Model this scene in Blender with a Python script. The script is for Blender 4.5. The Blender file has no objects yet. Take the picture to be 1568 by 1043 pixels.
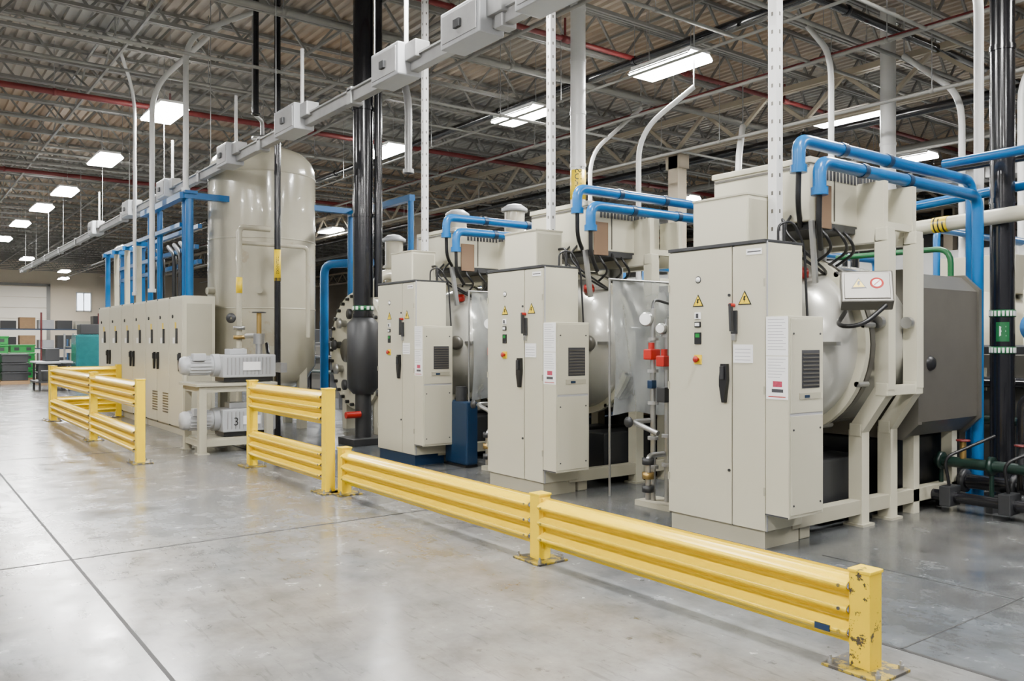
import bpy, bmesh, math, random
from mathutils import Vector, Matrix
random.seed(7)
D = bpy.data
SC = bpy.context.scene
XW = -72.0   # far wall

# ------------------------------------------------------------------ materials
def mat(name, col, rough=.5, metal=0, var=.08, scale=5, bump=0, coat=0, emis=0, spots=None, spotthr=.68, spotscale=9, spec=.5):
    m = D.materials.new(name); m.use_nodes = True
    nt = m.node_tree; N = nt.nodes; L = nt.links
    b = N['Principled BSDF']
    b.inputs['Base Color'].default_value = (*col, 1)
    b.inputs['Roughness'].default_value = rough
    b.inputs['Metallic'].default_value = metal
    b.inputs['Coat Weight'].default_value = coat
    b.inputs['Specular IOR Level'].default_value = spec
    tc = N.new('ShaderNodeTexCoord')
    if var or spots or bump:
        nz = N.new('ShaderNodeTexNoise'); nz.inputs['Scale'].default_value = scale
        nz.inputs['Detail'].default_value = 5
        L.new(tc.outputs['Object'], nz.inputs['Vector'])
        mx = N.new('ShaderNodeMix'); mx.data_type = 'RGBA'
        mx.inputs[6].default_value = (*[c*(1-var) for c in col], 1)
        mx.inputs[7].default_value = (*[min(1, c*(1+var)) for c in col], 1)
        L.new(nz.outputs['Fac'], mx.inputs[0])
        out = mx.outputs[2]
        if spots:
            n2 = N.new('ShaderNodeTexNoise'); n2.inputs['Scale'].default_value = spotscale
            n2.inputs['Detail'].default_value = 8; n2.inputs['Roughness'].default_value = .7
            L.new(tc.outputs['Object'], n2.inputs['Vector'])
            mr = N.new('ShaderNodeMapRange')
            mr.inputs[1].default_value = spotthr; mr.inputs[2].default_value = spotthr+.03
            L.new(n2.outputs['Fac'], mr.inputs[0])
            m2 = N.new('ShaderNodeMix'); m2.data_type = 'RGBA'
            L.new(mr.outputs[0], m2.inputs[0]); L.new(out, m2.inputs[6])
            m2.inputs[7].default_value = (*spots, 1); out = m2.outputs[2]
        L.new(out, b.inputs['Base Color'])
        if bump:
            bp = N.new('ShaderNodeBump'); bp.inputs['Strength'].default_value = bump
            bp.inputs['Distance'].default_value = .02
            L.new(nz.outputs['Fac'], bp.inputs['Height']); L.new(bp.outputs[0], b.inputs['Normal'])
    if emis:
        b.inputs['Emission Color'].default_value = (*col, 1)
        b.inputs['Emission Strength'].default_value = emis
    return m

cream = mat('cream_paint', (.49, .468, .36), .36, var=.04, scale=2)
cream2 = mat('cream_paint_dull', (.35, .33, .25), .5, var=.1, scale=3)
creamtank = mat('tank_paint', (.42, .395, .305), .2, var=.15, scale=2.2, spots=(.37, .33, .24), spotthr=.60, spotscale=1.2, coat=.4)
vesselp = mat('vessel_paint', (.47, .46, .41), .24, metal=.25, var=.08, scale=2, coat=.4)
yellow = mat('safety_yellow', (.78, .53, .0), .25, var=.05, scale=3, spec=.25)
yellowpost = mat('safety_yellow_scuffed', (.72, .49, .0), .32, var=.08, scale=4, spots=(.05, .04, .03), spotthr=.57, spotscale=15, spec=.25)
yellowplate = mat('scuffed_plate', (.30, .21, .01), .45, var=.3, scale=9, spots=(.05, .045, .04), spotthr=.48, spotscale=14)
labely = mat('label_yellow', (.78, .55, .0), .4, var=0)
blue = mat('blue_paint', (.002, .095, .28), .28, var=.1, scale=4, spec=.35)
blued = mat('blue_dark', (.004, .022, .06), .35)
black = mat('black_rubber', (.006, .006, .007), .4, var=.1)
blackpipe = mat('black_pipe', (.008, .008, .010), .2, var=.1, coat=.2)
darkgrey = mat('dark_grey_paint', (.020, .021, .023), .45)
graybox = mat('warm_grey_steel', (.10, .093, .078), .38, metal=.3, var=.15)
steel = mat('brushed_steel', (.42, .42, .41), .3, metal=.85, var=.12, scale=12)
galv = mat('galvanised', (.32, .32, .315), .42, metal=.45, var=.2, scale=9)
whitepipe = mat('white_conduit', (.58, .58, .56), .35, var=.05)
white = mat('white_label', (.80, .80, .79), .5, var=0)
ltgrey = mat('pump_grey', (.36, .37, .38), .4, var=.1)
red = mat('red_paint', (.36, .008, .004), .4)
redpipe = mat('sprinkler_red', (.13, .010, .010), .5)
green = mat('green_paint', (.004, .11, .03), .4)
greenbr = mat('green_plastic', (.0, .22, .03), .4)
greend = mat('dark_green_paint', (.005, .02, .014), .35)
teal = mat('teal_wrap', (.0, .12, .13), .25, var=.3, scale=7, coat=.4)
joistm = mat('joist_primer_grey', (.20, .195, .178), .55, var=.3, scale=1.5)
joistbe = mat('girder_beige', (.38, .325, .24), .55, var=.15, scale=1.5)
pink = mat('notice_picture', (.36, .03, .07), .6, var=.5, scale=90)
ink = mat('print_ink', (.035, .035, .04), .7, var=0)
inkgrey = mat('print_grey', (.36, .36, .38), .7, var=0)
brass = mat('brass', (.38, .25, .08), .35, metal=.8)
wood = mat('pallet_wood', (.28, .17, .08), .7, var=.25, scale=6)
glow = mat('fluorescent_lens', (1, .985, .95), .4, var=0, emis=80)
glow.cycles.emission_sampling = 'NONE'
glass = mat('window_daylight', (.8, .88, 1), .2, var=0, emis=4)
glass.cycles.emission_sampling = 'NONE'
wallm = mat('wall_beige', (.64, .56, .43), .7, var=.05, scale=1)
wallw = mat('wall_white', (.80, .80, .77), .7, var=.04, scale=1)
doorm = mat('dock_door', (.78, .73, .62), .55, var=.04, scale=1)
jointm = mat('joint_dark', (.015, .015, .015), .6, var=.3, scale=20)
mat_brown = mat('copper_brown_panel', (.20, .125, .075), .4, metal=.4)

def deck_mat():
    m = mat('roof_deck', (.42, .36, .29), .55, var=.0, scale=.35)
    nt = m.node_tree; N = nt.nodes; L = nt.links; b = N['Principled BSDF']
    tc = N.new('ShaderNodeTexCoord')
    nz = N.new('ShaderNodeTexNoise'); nz.inputs['Scale'].default_value = .10; nz.inputs['Detail'].default_value = 4
    L.new(tc.outputs['Object'], nz.inputs['Vector'])
    cr = N.new('ShaderNodeValToRGB')
    cr.color_ramp.elements[0].position = .42; cr.color_ramp.elements[0].color = (.33, .32, .29, 1)
    cr.color_ramp.elements[1].position = .58; cr.color_ramp.elements[1].color = (.41, .30, .20, 1)
    L.new(nz.outputs['Fac'], cr.inputs[0]); L.new(cr.outputs[0], b.inputs['Base Color'])
    return m
deckm = deck_mat()

def floor_mat():
    m = D.materials.new('polished_concrete'); m.use_nodes = True
    nt = m.node_tree; N = nt.nodes; L = nt.links; b = N['Principled BSDF']
    tc = N.new('ShaderNodeTexCoord')
    def noise(s, d=6, r=.6):
        n = N.new('ShaderNodeTexNoise'); n.inputs['Scale'].default_value = s
        n.inputs['Detail'].default_value = d; n.inputs['Roughness'].default_value = r
        L.new(tc.outputs['Object'], n.inputs['Vector']); return n
    n1 = noise(.35, 5); n2 = noise(3.0, 8, .65); n3 = noise(26, 4)
    cr = N.new('ShaderNodeValToRGB')
    e = cr.color_ramp.elements
    e[0].position = .40; e[0].color = (.140, .147, .153, 1)
    e[1].position = .66; e[1].color = (.190, .170, .143, 1)
    L.new(n1.outputs['Fac'], cr.inputs[0])
    cr2 = N.new('ShaderNodeValToRGB')
    cr2.color_ramp.elements[0].position = .3; cr2.color_ramp.elements[0].color = (.64, .64, .64, 1)
    cr2.color_ramp.elements[1].position = .65; cr2.color_ramp.elements[1].color = (1.2, 1.2, 1.2, 1)
    L.new(n2.outputs['Fac'], cr2.inputs[0])
    mx = N.new('ShaderNodeMix'); mx.data_type = 'RGBA'; mx.blend_type = 'MULTIPLY'; mx.inputs[0].default_value = 1
    L.new(cr.outputs[0], mx.inputs[6]); L.new(cr2.outputs[0], mx.inputs[7])
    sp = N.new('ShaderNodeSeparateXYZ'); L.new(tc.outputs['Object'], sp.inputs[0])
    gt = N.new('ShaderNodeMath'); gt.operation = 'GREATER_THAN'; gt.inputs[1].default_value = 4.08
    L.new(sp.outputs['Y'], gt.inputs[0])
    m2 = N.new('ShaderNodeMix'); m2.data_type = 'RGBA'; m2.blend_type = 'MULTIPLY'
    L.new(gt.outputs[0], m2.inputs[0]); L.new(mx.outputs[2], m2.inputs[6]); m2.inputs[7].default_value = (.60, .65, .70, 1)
    mr = N.new('ShaderNodeMapRange'); mr.inputs[1].default_value = .59; mr.inputs[2].default_value = .65
    n4 = noise(7, 9, .75); L.new(n4.outputs['Fac'], mr.inputs[0])
    m3 = N.new('ShaderNodeMix'); m3.data_type = 'RGBA'; m3.blend_type = 'MULTIPLY'
    L.new(mr.outputs[0], m3.inputs[0]); L.new(m2.outputs[2], m3.inputs[6]); m3.inputs[7].default_value = (.55, .55, .55, 1)
    mp = N.new('ShaderNodeMapping'); mp.inputs['Scale'].default_value = (1.2, 9, 1); mp.inputs['Rotation'].default_value = (0, 0, .35)
    L.new(tc.outputs['Object'], mp.inputs['Vector'])
    n5 = noise(2.5, 6, .7); L.new(mp.outputs[0], n5.inputs['Vector'])
    mr5 = N.new('ShaderNodeMapRange'); mr5.inputs[1].default_value = .57; mr5.inputs[2].default_value = .63; mr5.inputs[4].default_value = .8
    L.new(n5.outputs['Fac'], mr5.inputs[0])
    m4 = N.new('ShaderNodeMix'); m4.data_type = 'RGBA'; m4.blend_type = 'MULTIPLY'
    L.new(mr5.outputs[0], m4.inputs[0]); L.new(m3.outputs[2], m4.inputs[6]); m4.inputs[7].default_value = (.68, .68, .68, 1)
    L.new(m4.outputs[2], b.inputs['Base Color'])
    rr = N.new('ShaderNodeMapRange'); rr.inputs[3].default_value = .14; rr.inputs[4].default_value = .30
    rr.inputs[1].default_value = .3; rr.inputs[2].default_value = .7
    L.new(n2.outputs['Fac'], rr.inputs[0]); L.new(rr.outputs[0], b.inputs['Roughness'])
    bp = N.new('ShaderNodeBump'); bp.inputs['Strength'].default_value = .04; bp.inputs['Distance'].default_value = .01
    L.new(n3.outputs['Fac'], bp.inputs['Height']); L.new(bp.outputs[0], b.inputs['Normal'])
    b.inputs['IOR'].default_value = 1.55
    return m
floorm = floor_mat()

def plastic_mat():
    m = D.materials.new('clear_plastic_sheet'); m.use_nodes = True
    nt = m.node_tree; N = nt.nodes; L = nt.links
    N.remove(N['Principled BSDF'])
    out = [n for n in N if n.type == 'OUTPUT_MATERIAL'][0]
    tr = N.new('ShaderNodeBsdfTransparent'); tr.inputs[0].default_value = (.80, .82, .82, 1)
    pb = N.new('ShaderNodeBsdfPrincipled'); pb.inputs['Base Color'].default_value = (.34, .36, .36, 1); pb.inputs['Roughness'].default_value = .12
    tc = N.new('ShaderNodeTexCoord'); nz = N.new('ShaderNodeTexNoise'); nz.inputs['Scale'].default_value = 1.8; nz.inputs['Detail'].default_value = 4
    L.new(tc.outputs['Object'], nz.inputs['Vector'])
    bp = N.new('ShaderNodeBump'); bp.inputs['Strength'].default_value = .8; bp.inputs['Distance'].default_value = .09
    L.new(nz.outputs['Fac'], bp.inputs['Height']); L.new(bp.outputs[0], pb.inputs['Normal'])
    mr = N.new('ShaderNodeMapRange'); mr.inputs[1].default_value = .3; mr.inputs[2].default_value = .7; mr.inputs[3].default_value = .38; mr.inputs[4].default_value = .66
    L.new(nz.outputs['Fac'], mr.inputs[0])
    ms = N.new('ShaderNodeMixShader'); L.new(mr.outputs[0], ms.inputs[0])
    L.new(tr.outputs[0], ms.inputs[1]); L.new(pb.outputs[0], ms.inputs[2]); L.new(ms.outputs[0], out.inputs[0])
    return m
plastic = plastic_mat()

# ------------------------------------------------------------------ mesh builder
def fillet(pts, rad, seg=5):
    P = [Vector(p) for p in pts]; out = [P[0]]
    for i in range(1, len(P)-1):
        a, b, c = P[i-1], P[i], P[i+1]
        d1 = (a-b); d2 = (c-b); r = min(rad, d1.length*.49, d2.length*.49)
        s = b+d1.normalized()*r; e = b+d2.normalized()*r
        for k in range(seg+1):
            t = k/seg; out.append(s*(1-t)**2+b*2*t*(1-t)+e*t*t)
    out.append(P[-1]); return out

class MB:
    def __init__(s, name): s.name = name; s.v = []; s.f = []; s.m = []; s.s = []; s.mats = []; s.M = Matrix()
    def add(s, vs, fs, m, smooth=False):
        if m not in s.mats: s.mats.append(m)
        k = s.mats.index(m); o = len(s.v)
        s.v += [tuple(s.M @ Vector(v)) for v in vs]
        for f in fs:
            s.f.append(tuple(o+i for i in f)); s.m.append(k); s.s.append(smooth)
    def box(s, x0, x1, y0, y1, z0, z1, m, bev=0, M=None):
        bm = bmesh.new(); bmesh.ops.create_cube(bm, size=1)
        for v in bm.verts:
            v.co = Vector(((x0+x1)/2+v.co.x*(x1-x0), (y0+y1)/2+v.co.y*(y1-y0), (z0+z1)/2+v.co.z*(z1-z0)))
        if bev: bmesh.ops.bevel(bm, geom=bm.edges[:], offset=bev, segments=2, affect='EDGES', profile=.6)
        vs = [(M @ v.co) if M else v.co.copy() for v in bm.verts]
        bm.verts.index_update()
        s.add(vs, [[v.index for v in f.verts] for f in bm.faces], m); bm.free()
    def beam(s, p0, p1, w, h, m, up=(0, 0, 1)):
        p0 = Vector(p0); p1 = Vector(p1); t = (p1-p0).normalized(); up = Vector(up)
        if abs(t.dot(up)) > .98: up = Vector((0, 1, 0))
        a = t.cross(up).normalized(); b = a.cross(t).normalized()
        vs = []
        for p in (p0, p1):
            for i, j in ((-1, -1), (1, -1), (1, 1), (-1, 1)): vs.append(p+a*i*w/2+b*j*h/2)
        s.add(vs, [(0, 1, 2, 3), (7, 6, 5, 4), (0, 4, 5, 1), (1, 5, 6, 2), (2, 6, 7, 3), (3, 7, 4, 0)], m)
    def tube(s, path, r, m, n=12, smooth=True):
        P = [Vector(p) for p in path]
        T = []
        for i in range(len(P)):
            a = P[max(0, i-1)]; b = P[min(len(P)-1, i+1)]; T.append((b-a).normalized())
        u = T[0].orthogonal().normalized(); vs = []
        for i, p in enumerate(P):
            u = (u-T[i]*u.dot(T[i])).normalized(); w = T[i].cross(u)
            for k in range(n):
                a = 2*math.pi*k/n; vs.append(p+(u*math.cos(a)+w*math.sin(a))*r)
        fs = []
        for i in range(len(P)-1):
            for k in range(n):
                k2 = (k+1) % n; fs.append((i*n+k, i*n+k2, (i+1)*n+k2, (i+1)*n+k))
        s.add(vs, fs, m, smooth)
        s.add([vs[k] for k in range(n)], [tuple(reversed(range(n)))], m)
        s.add([vs[(len(P)-1)*n+k] for k in range(n)], [tuple(range(n))], m)
    def cyl(s, p0, p1, r, m, n=20): s.tube([p0, p1], r, m, n)
    def rev(s, prof, o, axis, m, n=40, smooth=True):
        o = Vector(o); ax = Vector(axis).normalized(); u = ax.orthogonal().normalized(); w = ax.cross(u)
        vs = []; fs = []
        for r, h in prof:
            for k in range(n):
                a = 2*math.pi*k/n; vs.append(o+ax*h+(u*math.cos(a)+w*math.sin(a))*max(r, .0005))
        for i in range(len(prof)-1):
            for k in range(n):
                k2 = (k+1) % n; fs.append((i*n+k, i*n+k2, (i+1)*n+k2, (i+1)*n+k))
        s.add(vs, fs, m, smooth)
    def prism(s, poly, y0, y1, m, ax='y'):
        def mk(p, t):
            return {'y': (p[0], t, p[1]), 'x': (t, p[0], p[1]), 'z': (p[0], p[1], t)}[ax]
        n = len(poly); vs = [mk(p, y0) for p in poly]+[mk(p, y1) for p in poly]
        fs = [tuple(range(n)), tuple(reversed(range(n, 2*n)))]+[(i, (i+1) % n, n+(i+1) % n, n+i) for i in range(n)]
        s.add(vs, fs, m)
    def text(s, txt, size, fn, m):
        cu = D.curves.new('t', 'FONT'); cu.body = txt; cu.size = size; cu.align_x = 'CENTER'; cu.align_y = 'CENTER'
        ob = D.objects.new('t', cu); SC.collection.objects.link(ob)
        dg = bpy.context.evaluated_depsgraph_get(); me = ob.evaluated_get(dg).to_mesh()
        vs = [fn(v.co.x, v.co.y) for v in me.vertices]; fs = [tuple(p.vertices) for p in me.polygons]
        if vs: s.add(vs, fs, m)
        ob.evaluated_get(dg).to_mesh_clear(); D.objects.remove(ob); D.curves.remove(cu)
    def finish(s, loc=(0, 0, 0), name=None):
        me = D.meshes.new(s.name); me.from_pydata(s.v, [], s.f)
        for m in s.mats: me.materials.append(m)
        me.polygons.foreach_set('material_index', s.m); me.polygons.foreach_set('use_smooth', s.s)
        bm = bmesh.new(); bm.from_mesh(me); bmesh.ops.recalc_face_normals(bm, faces=bm.faces); bm.to_mesh(me); bm.free()
        me.update()
        ob = D.objects.new(name or s.name, me); ob.location = loc; SC.collection.objects.link(ob); return ob

def band_label(b, cx, cy, z0, z1, r, txt, m=labely, tm=black, face=-.62, size=None):
    b.rev([(r+.002, z0), (r+.004, z0), (r+.004, z1), (r+.002, z1)], (cx, cy, 0), (0, 0, 1), m, 24)
    size = size or r*1.3
    zc = (z0+z1)/2; R = r+.006
    def fn(x, y):
        a = face-y/R*-1
        return (cx+R*math.cos(a), cy+R*math.sin(a), zc+x)
    b.text(txt, size, fn, tm)

# ------------------------------------------------------------------ shell
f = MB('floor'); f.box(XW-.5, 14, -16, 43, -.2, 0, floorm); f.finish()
j = MB('floor_joints')
for x in (-48.6, -36.6, -30.6, -24.6, -18.6, -12.6, -6.6, -.6): j.box(x-.010, x+.010, -16, 4.05, .0, .0015, jointm)
j.box(XW, 14, 1.028, 1.048, 0, .0015, jointm)
j.box(XW, 14, -5.0, -4.98, 0, .0015, jointm)
j.box(XW, 14, 4.06, 4.09, 0, .0015, jointm)
j.box(-3.5, 14, 5.4, 5.41, 0, .0015, jointm)
for x in (-2.2, -8.5, -14.8): j.box(x-.005, x+.005, 4.08, 30, .0, .0015, jointm)
j.finish()

c = MB('ceiling')
pitch = .2; prof = []
y = -16
while y < 43:
    prof += [(y, 7.5), (y+.08, 7.5), (y+.1, 7.555), (y+.18, 7.555)]; y += pitch
vs = [(XW-.5, p[0], p[1]) for p in prof]+[(14, p[0], p[1]) for p in prof]
n = len(prof)
c.add(vs, [(i, i+1, n+i+1, n+i) for i in range(n-1)], deckm)
c.box(XW-.5, 14, -16, 43, 7.56, 7.7, deckm)
c.finish()

def truss(b, y0, y1, zt, zb, m, w=.06, panel=.6, web=.038):
    for z in (zt, zb):
        b.box(-w, -w*.2, y0, y1, z-.028, z+.028, m); b.box(w*.2, w, y0, y1, z-.028, z+.028, m)
    y = y0; up = True
    while y+panel <= y1:
        a = (0, y, zb if up else zt); c_ = (0, y+panel, zt if up else zb)
        b.beam(a, c_, web, web, m); up = not up; y += panel
js = MB('open_web_roof_joists'); truss(js, -15.5, 42.4, 7.46, 6.72, joistm)
o = js.finish((12, 0, 0)); ar = o.modifiers.new('arr', 'ARRAY'); ar.use_relative_offset = False
ar.use_constant_offset = True; ar.constant_offset_displace = (-1.55, 0, 0); ar.count = 54
br = MB('joist_bridging')
for y in (-9, -4, 0.5, 3.3, 6, 8.4, 11.2, 17, 22, 27.5, 33):
    br.beam((XW+.1, y, 6.67), (12, y, 6.67), .04, .04, joistm); br.beam((XW+.1, y, 7.40), (12, y, 7.40), .04, .04, joistm)
for i in range(0, 45, 2):
    x = 12-1.55*i
    for y in (3.3, 8.4, 17, 22):
        br.beam((x, y, 6.75), (x-1.55, y, 7.4), .03, .03, joistm); br.beam((x, y, 7.4), (x-1.55, y, 6.75), .03, .03, joistm)
br.finish()
def girder(y):
    g = MB('joist_girder')
    for z in (6.62, 5.86):
        g.box(XW+.1, 12, y-.1, y-.02, z-.055, z+.055, joistbe); g.box(XW+.1, 12, y+.02, y+.1, z-.055, z+.055, joistbe)
    x = XW+.1; k = 0
    while x < 11:
        g.beam((x, y, 5.91 if k % 2 else 6.61), (x+.85, y, 6.61 if k % 2 else 5.91), .07, .07, joistbe); x += .85; k += 1
    g.finish()
for y in (14.6, 27.5): girder(y)
def column(x, y):
    b = MB('steel_column'); b.box(x-.15, x+.15, y-.15, y+.15, 0.03, 5.8, joistbe, .01)
    b.box(x-.25, x+.25, y-.25, y+.25, 0, .03, joistbe); b.box(x-.22, x+.22, y-.15, y+.15, 5.5, 5.8, joistbe); b.finish()
for x, y in ((-13.2, 14.6), (-25.2, 14.6), (-37, 14.6), (-1.2, 14.6), (-13.2, 27.5), (-25.2, 27.5)): column(x, y)

w = MB('wall_left'); w.box(XW-.7, XW, -16, 43, 0, 7.5, wallm); w.finish()
w = MB('wall_back'); w.box(XW, 14, 42.6, 43, 0, 7.5, wallw); w.finish()
w = MB('wall_partition'); w.box(-34, 12, 26, 26.2, 0, 4.3, wallw); w.finish()
dd = MB('door_1')
for i in range(7): dd.box(XW+.005, XW+.08, 3.0, 9.6, .02+i*.8, .79+i*.8, doorm, .01)
dd.box(XW+.005, XW+.12, 9.6, 9.85, 0, 5.8, joistm); dd.box(XW+.005, XW+.12, 3, 9.85, 5.65, 5.85, joistm); dd.finish()
wd = MB('window_1'); wd.box(XW+.01, XW+.06, 11.7, 12.6, 3.9, 5.2, glass)
for a in (11.6, 12.1, 12.6): wd.box(XW+.005, XW+.12, a, a+.08, 3.8, 5.3, white)
for a in (3.8, 5.2): wd.box(XW+.005, XW+.12, 11.6, 12.68, a, a+.08, white)
wd.finish()

# ------------------------------------------------------------------ lights
def fixture(x, y, z=6.0, power=375):
    b = MB('fluorescent_high_bay_light')
    b.box(-.64, .64, -.24, .24, .03, .08, white, .01)
    b.prism([(-.24, .03), (-.31, -.05), (-.29, -.05), (-.22, .03)], -.64, .64, white, 'x')
    b.prism([(.24, .03), (.31, -.05), (.29, -.05), (.22, .03)], -.64, .64, white, 'x')
    b.box(-.64, .64, -.28, .28, -.075, -.01, glow, .008)
    for q in (-.45, .45): b.cyl((q, 0, .07), (q, 0, 7.47-z), .006, galv, 6)
    o = b.finish((x, y, z))
    l = D.lights.new('lamp', 'AREA'); l.shape = 'RECTANGLE'; l.size = 1.24; l.size_y = .54; l.energy = power; l.color = (1, .99, .97)
    lo = D.objects.new('lamp', l); SC.collection.objects.link(lo); lo.parent = o; lo.location = (0, 0, -.085)
L1 = [(-9.3, 10.1), (-9.36, 15.2), (-17.5, 9.3), (-13.1, 10.0), (-17.1, 4.3), (-22.4, 4.25), (-27.9, 4.2), (-31.8, 4.1), (-36.6, 4.0), (-42.5, 4.0),
      (-31.4, 14.3), (-26, 20), (-10.6, 19.9), (-43, 9), (-25, 9.4), (-52, 6), (-60, 9), (-66, 5), (-67, 10), (-58, 1),  # last fixtures of this row are added to brighten the far wall
      (-7, 4.2), (-2, 4.2), (3, 4.2), (-4.6, 9.8), (0, 9.8),
      (-22, -1.2), (-14, -1.2), (-8, -1.2), (-2.5, -1.2), (3, -1.2), (-8, -6.5), (-1, -6.5), (-30, -1.2), (-42, -1.2),
      (-18, 20), (-3, 20)]
for x, y in L1: fixture(x, y)

# ------------------------------------------------------------------ guard rails
def rail(b, x0, x1, y, zc):
    pts = []
    N = 36
    for i in range(N+1):
        t = i/N; z = zc-.165+.33*t
        pts.append((y-.035+.035*math.cos(t*3*2*math.pi), z))
    pts = [(y, zc-.172)]+pts+[(y, zc+.172)]
    front = [(x, p[0], p[1]) for x in (x0, x1) for p in pts]
    back = [(x, p[0]+.008, p[1]) for x in (x0, x1) for p in pts]
    n = len(pts)
    b.add(front, [(i, i+1, n+i+1, n+i) for i in range(n-1)], yellow, True)
    b.add(back, [(i, n+i, n+i+1, i+1) for i in range(n-1)], yellow, True)
def post(b, x, y, h, m=yellow):
    b.box(x-.052, x+.052, y-.052, y+.052, .012, h, m, .004)
    b.box(x-.058, x+.058, y-.058, y+.058, h-.012, h+.004, m, .004)
    b.box(x-.15, x+.15, y-.13, y+.13, 0, .014, yellowplate, .003)
    for i in (-1, 1):
        for k in (-1, 1):
            b.cyl((x+.12*i, y+.1*k, .014), (x+.12*i, y+.1*k, .032), .014, steel, 8)
            b.cyl((x+.12*i, y+.1*k, .03), (x+.12*i, y+.1*k, .05), .007, steel, 6)
def guard(posts, y, h, levels, last=None):
    b = MB('safety_guard_rail')
    for i, x in enumerate(posts): post(b, x, y, h, yellowpost if (last is not None and i == last) else yellow)
    for a, c_ in zip(posts[:-1], posts[1:]):
        lo, hi = min(a, c_)+.055, max(a, c_)-.055
        for z in levels:
            rail(b, lo, hi, y-.005, z)
            for xx in (lo, hi):
                b.box(xx-.012, xx+.012, y-.03, y+.03, z-.17, z+.17, yellow)
                for q in (-.11, 0, .11): b.cyl((xx+(.04 if xx == lo else -.04), y-.078, z+q+.0), (xx+(.04 if xx == lo else -.04), y-.04, z+q), .009, yellowplate, 8)
    if last is not None:   # stick-on label near the end post
        b.box(posts[0]-.22, posts[0]-.14, y-.078, y-.070, .15, .18, blued)
    return b.finish()
guard([-2.17, -4.63, -7.80], 3.70, .47, [.275], last=0)
guard([-7.97, -10.2], 3.60, 1.06, [.275, .86])
guard([-11.3, -14.3, -18.2], 2.55, 1.06, [.275, .86])
b = MB('safety_guard_rail')
b.M = Matrix.Translation((-18.45, 2.55, 0)) @ Matrix.Rotation(math.pi/2, 4, 'Z')
for x in (0, 1.2): post(b, x, 0, 1.06)
for z in (.275, .86): rail(b, .055, 1.145, 0, z)
b.finish()

# ------------------------------------------------------------------ control cabinets in front of the furnaces
def swing_handle(b, x, z, y):
    b.prism([(x-.02, z+.15), (x+.035, z+.15), (x+.04, z+.02), (x+.015, z-.15), (x-.01, z-.15), (x-.035, z-.02), (x-.035, z+.04)], y-.035, y, black)
    b.box(x-.018, x+.018, y-.05, y-.03, z+.03, z+.13, darkgrey, .004)
def triangle(b, x, z, s, y):
    b.prism([(x-s, z-s*.8), (x+s, z-s*.8), (x, z+s*.95)], y-.003, y, black)
    b.prism([(x-s*.78, z-s*.67), (x+s*.78, z-s*.67), (x, z+s*.7)], y-.005, y, labely)
    b.prism([(x-.006, z+s*.3), (x+.014, z+s*.3), (x+.003, z-.005), (x+.012, z-.005), (x-.006, z-s*.55), (x-.001, z-.015), (x-.012, z-.015)], y-.006, y, black)
def paper(b, x0, x1, z0, z1, y, pic=False):
    b.box(x0, x1, y-.003, y, z0, z1, white)
    h = z1-z0; n = int(h/.022)
    for i in range(1, n):
        z = z1-i*.022
        if pic and z < z0+h*.45: break
        b.box(x0+.015, x1-.015-random.random()*(x1-x0)*.3, y-.0035, y, z-.002, z+.002, inkgrey)
    if pic:
        b.box(x0+.06, x1-.05, y-.0036, y, z0+.09, z0+h*.42, pink); b.box(x0+.05, x1-.04, y-.0036, y, z0+.05, z0+.075, ink)
        b.box(x0+.02, x1-.02, y-.0036, y, z0+.015, z0+.022, red)
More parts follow.
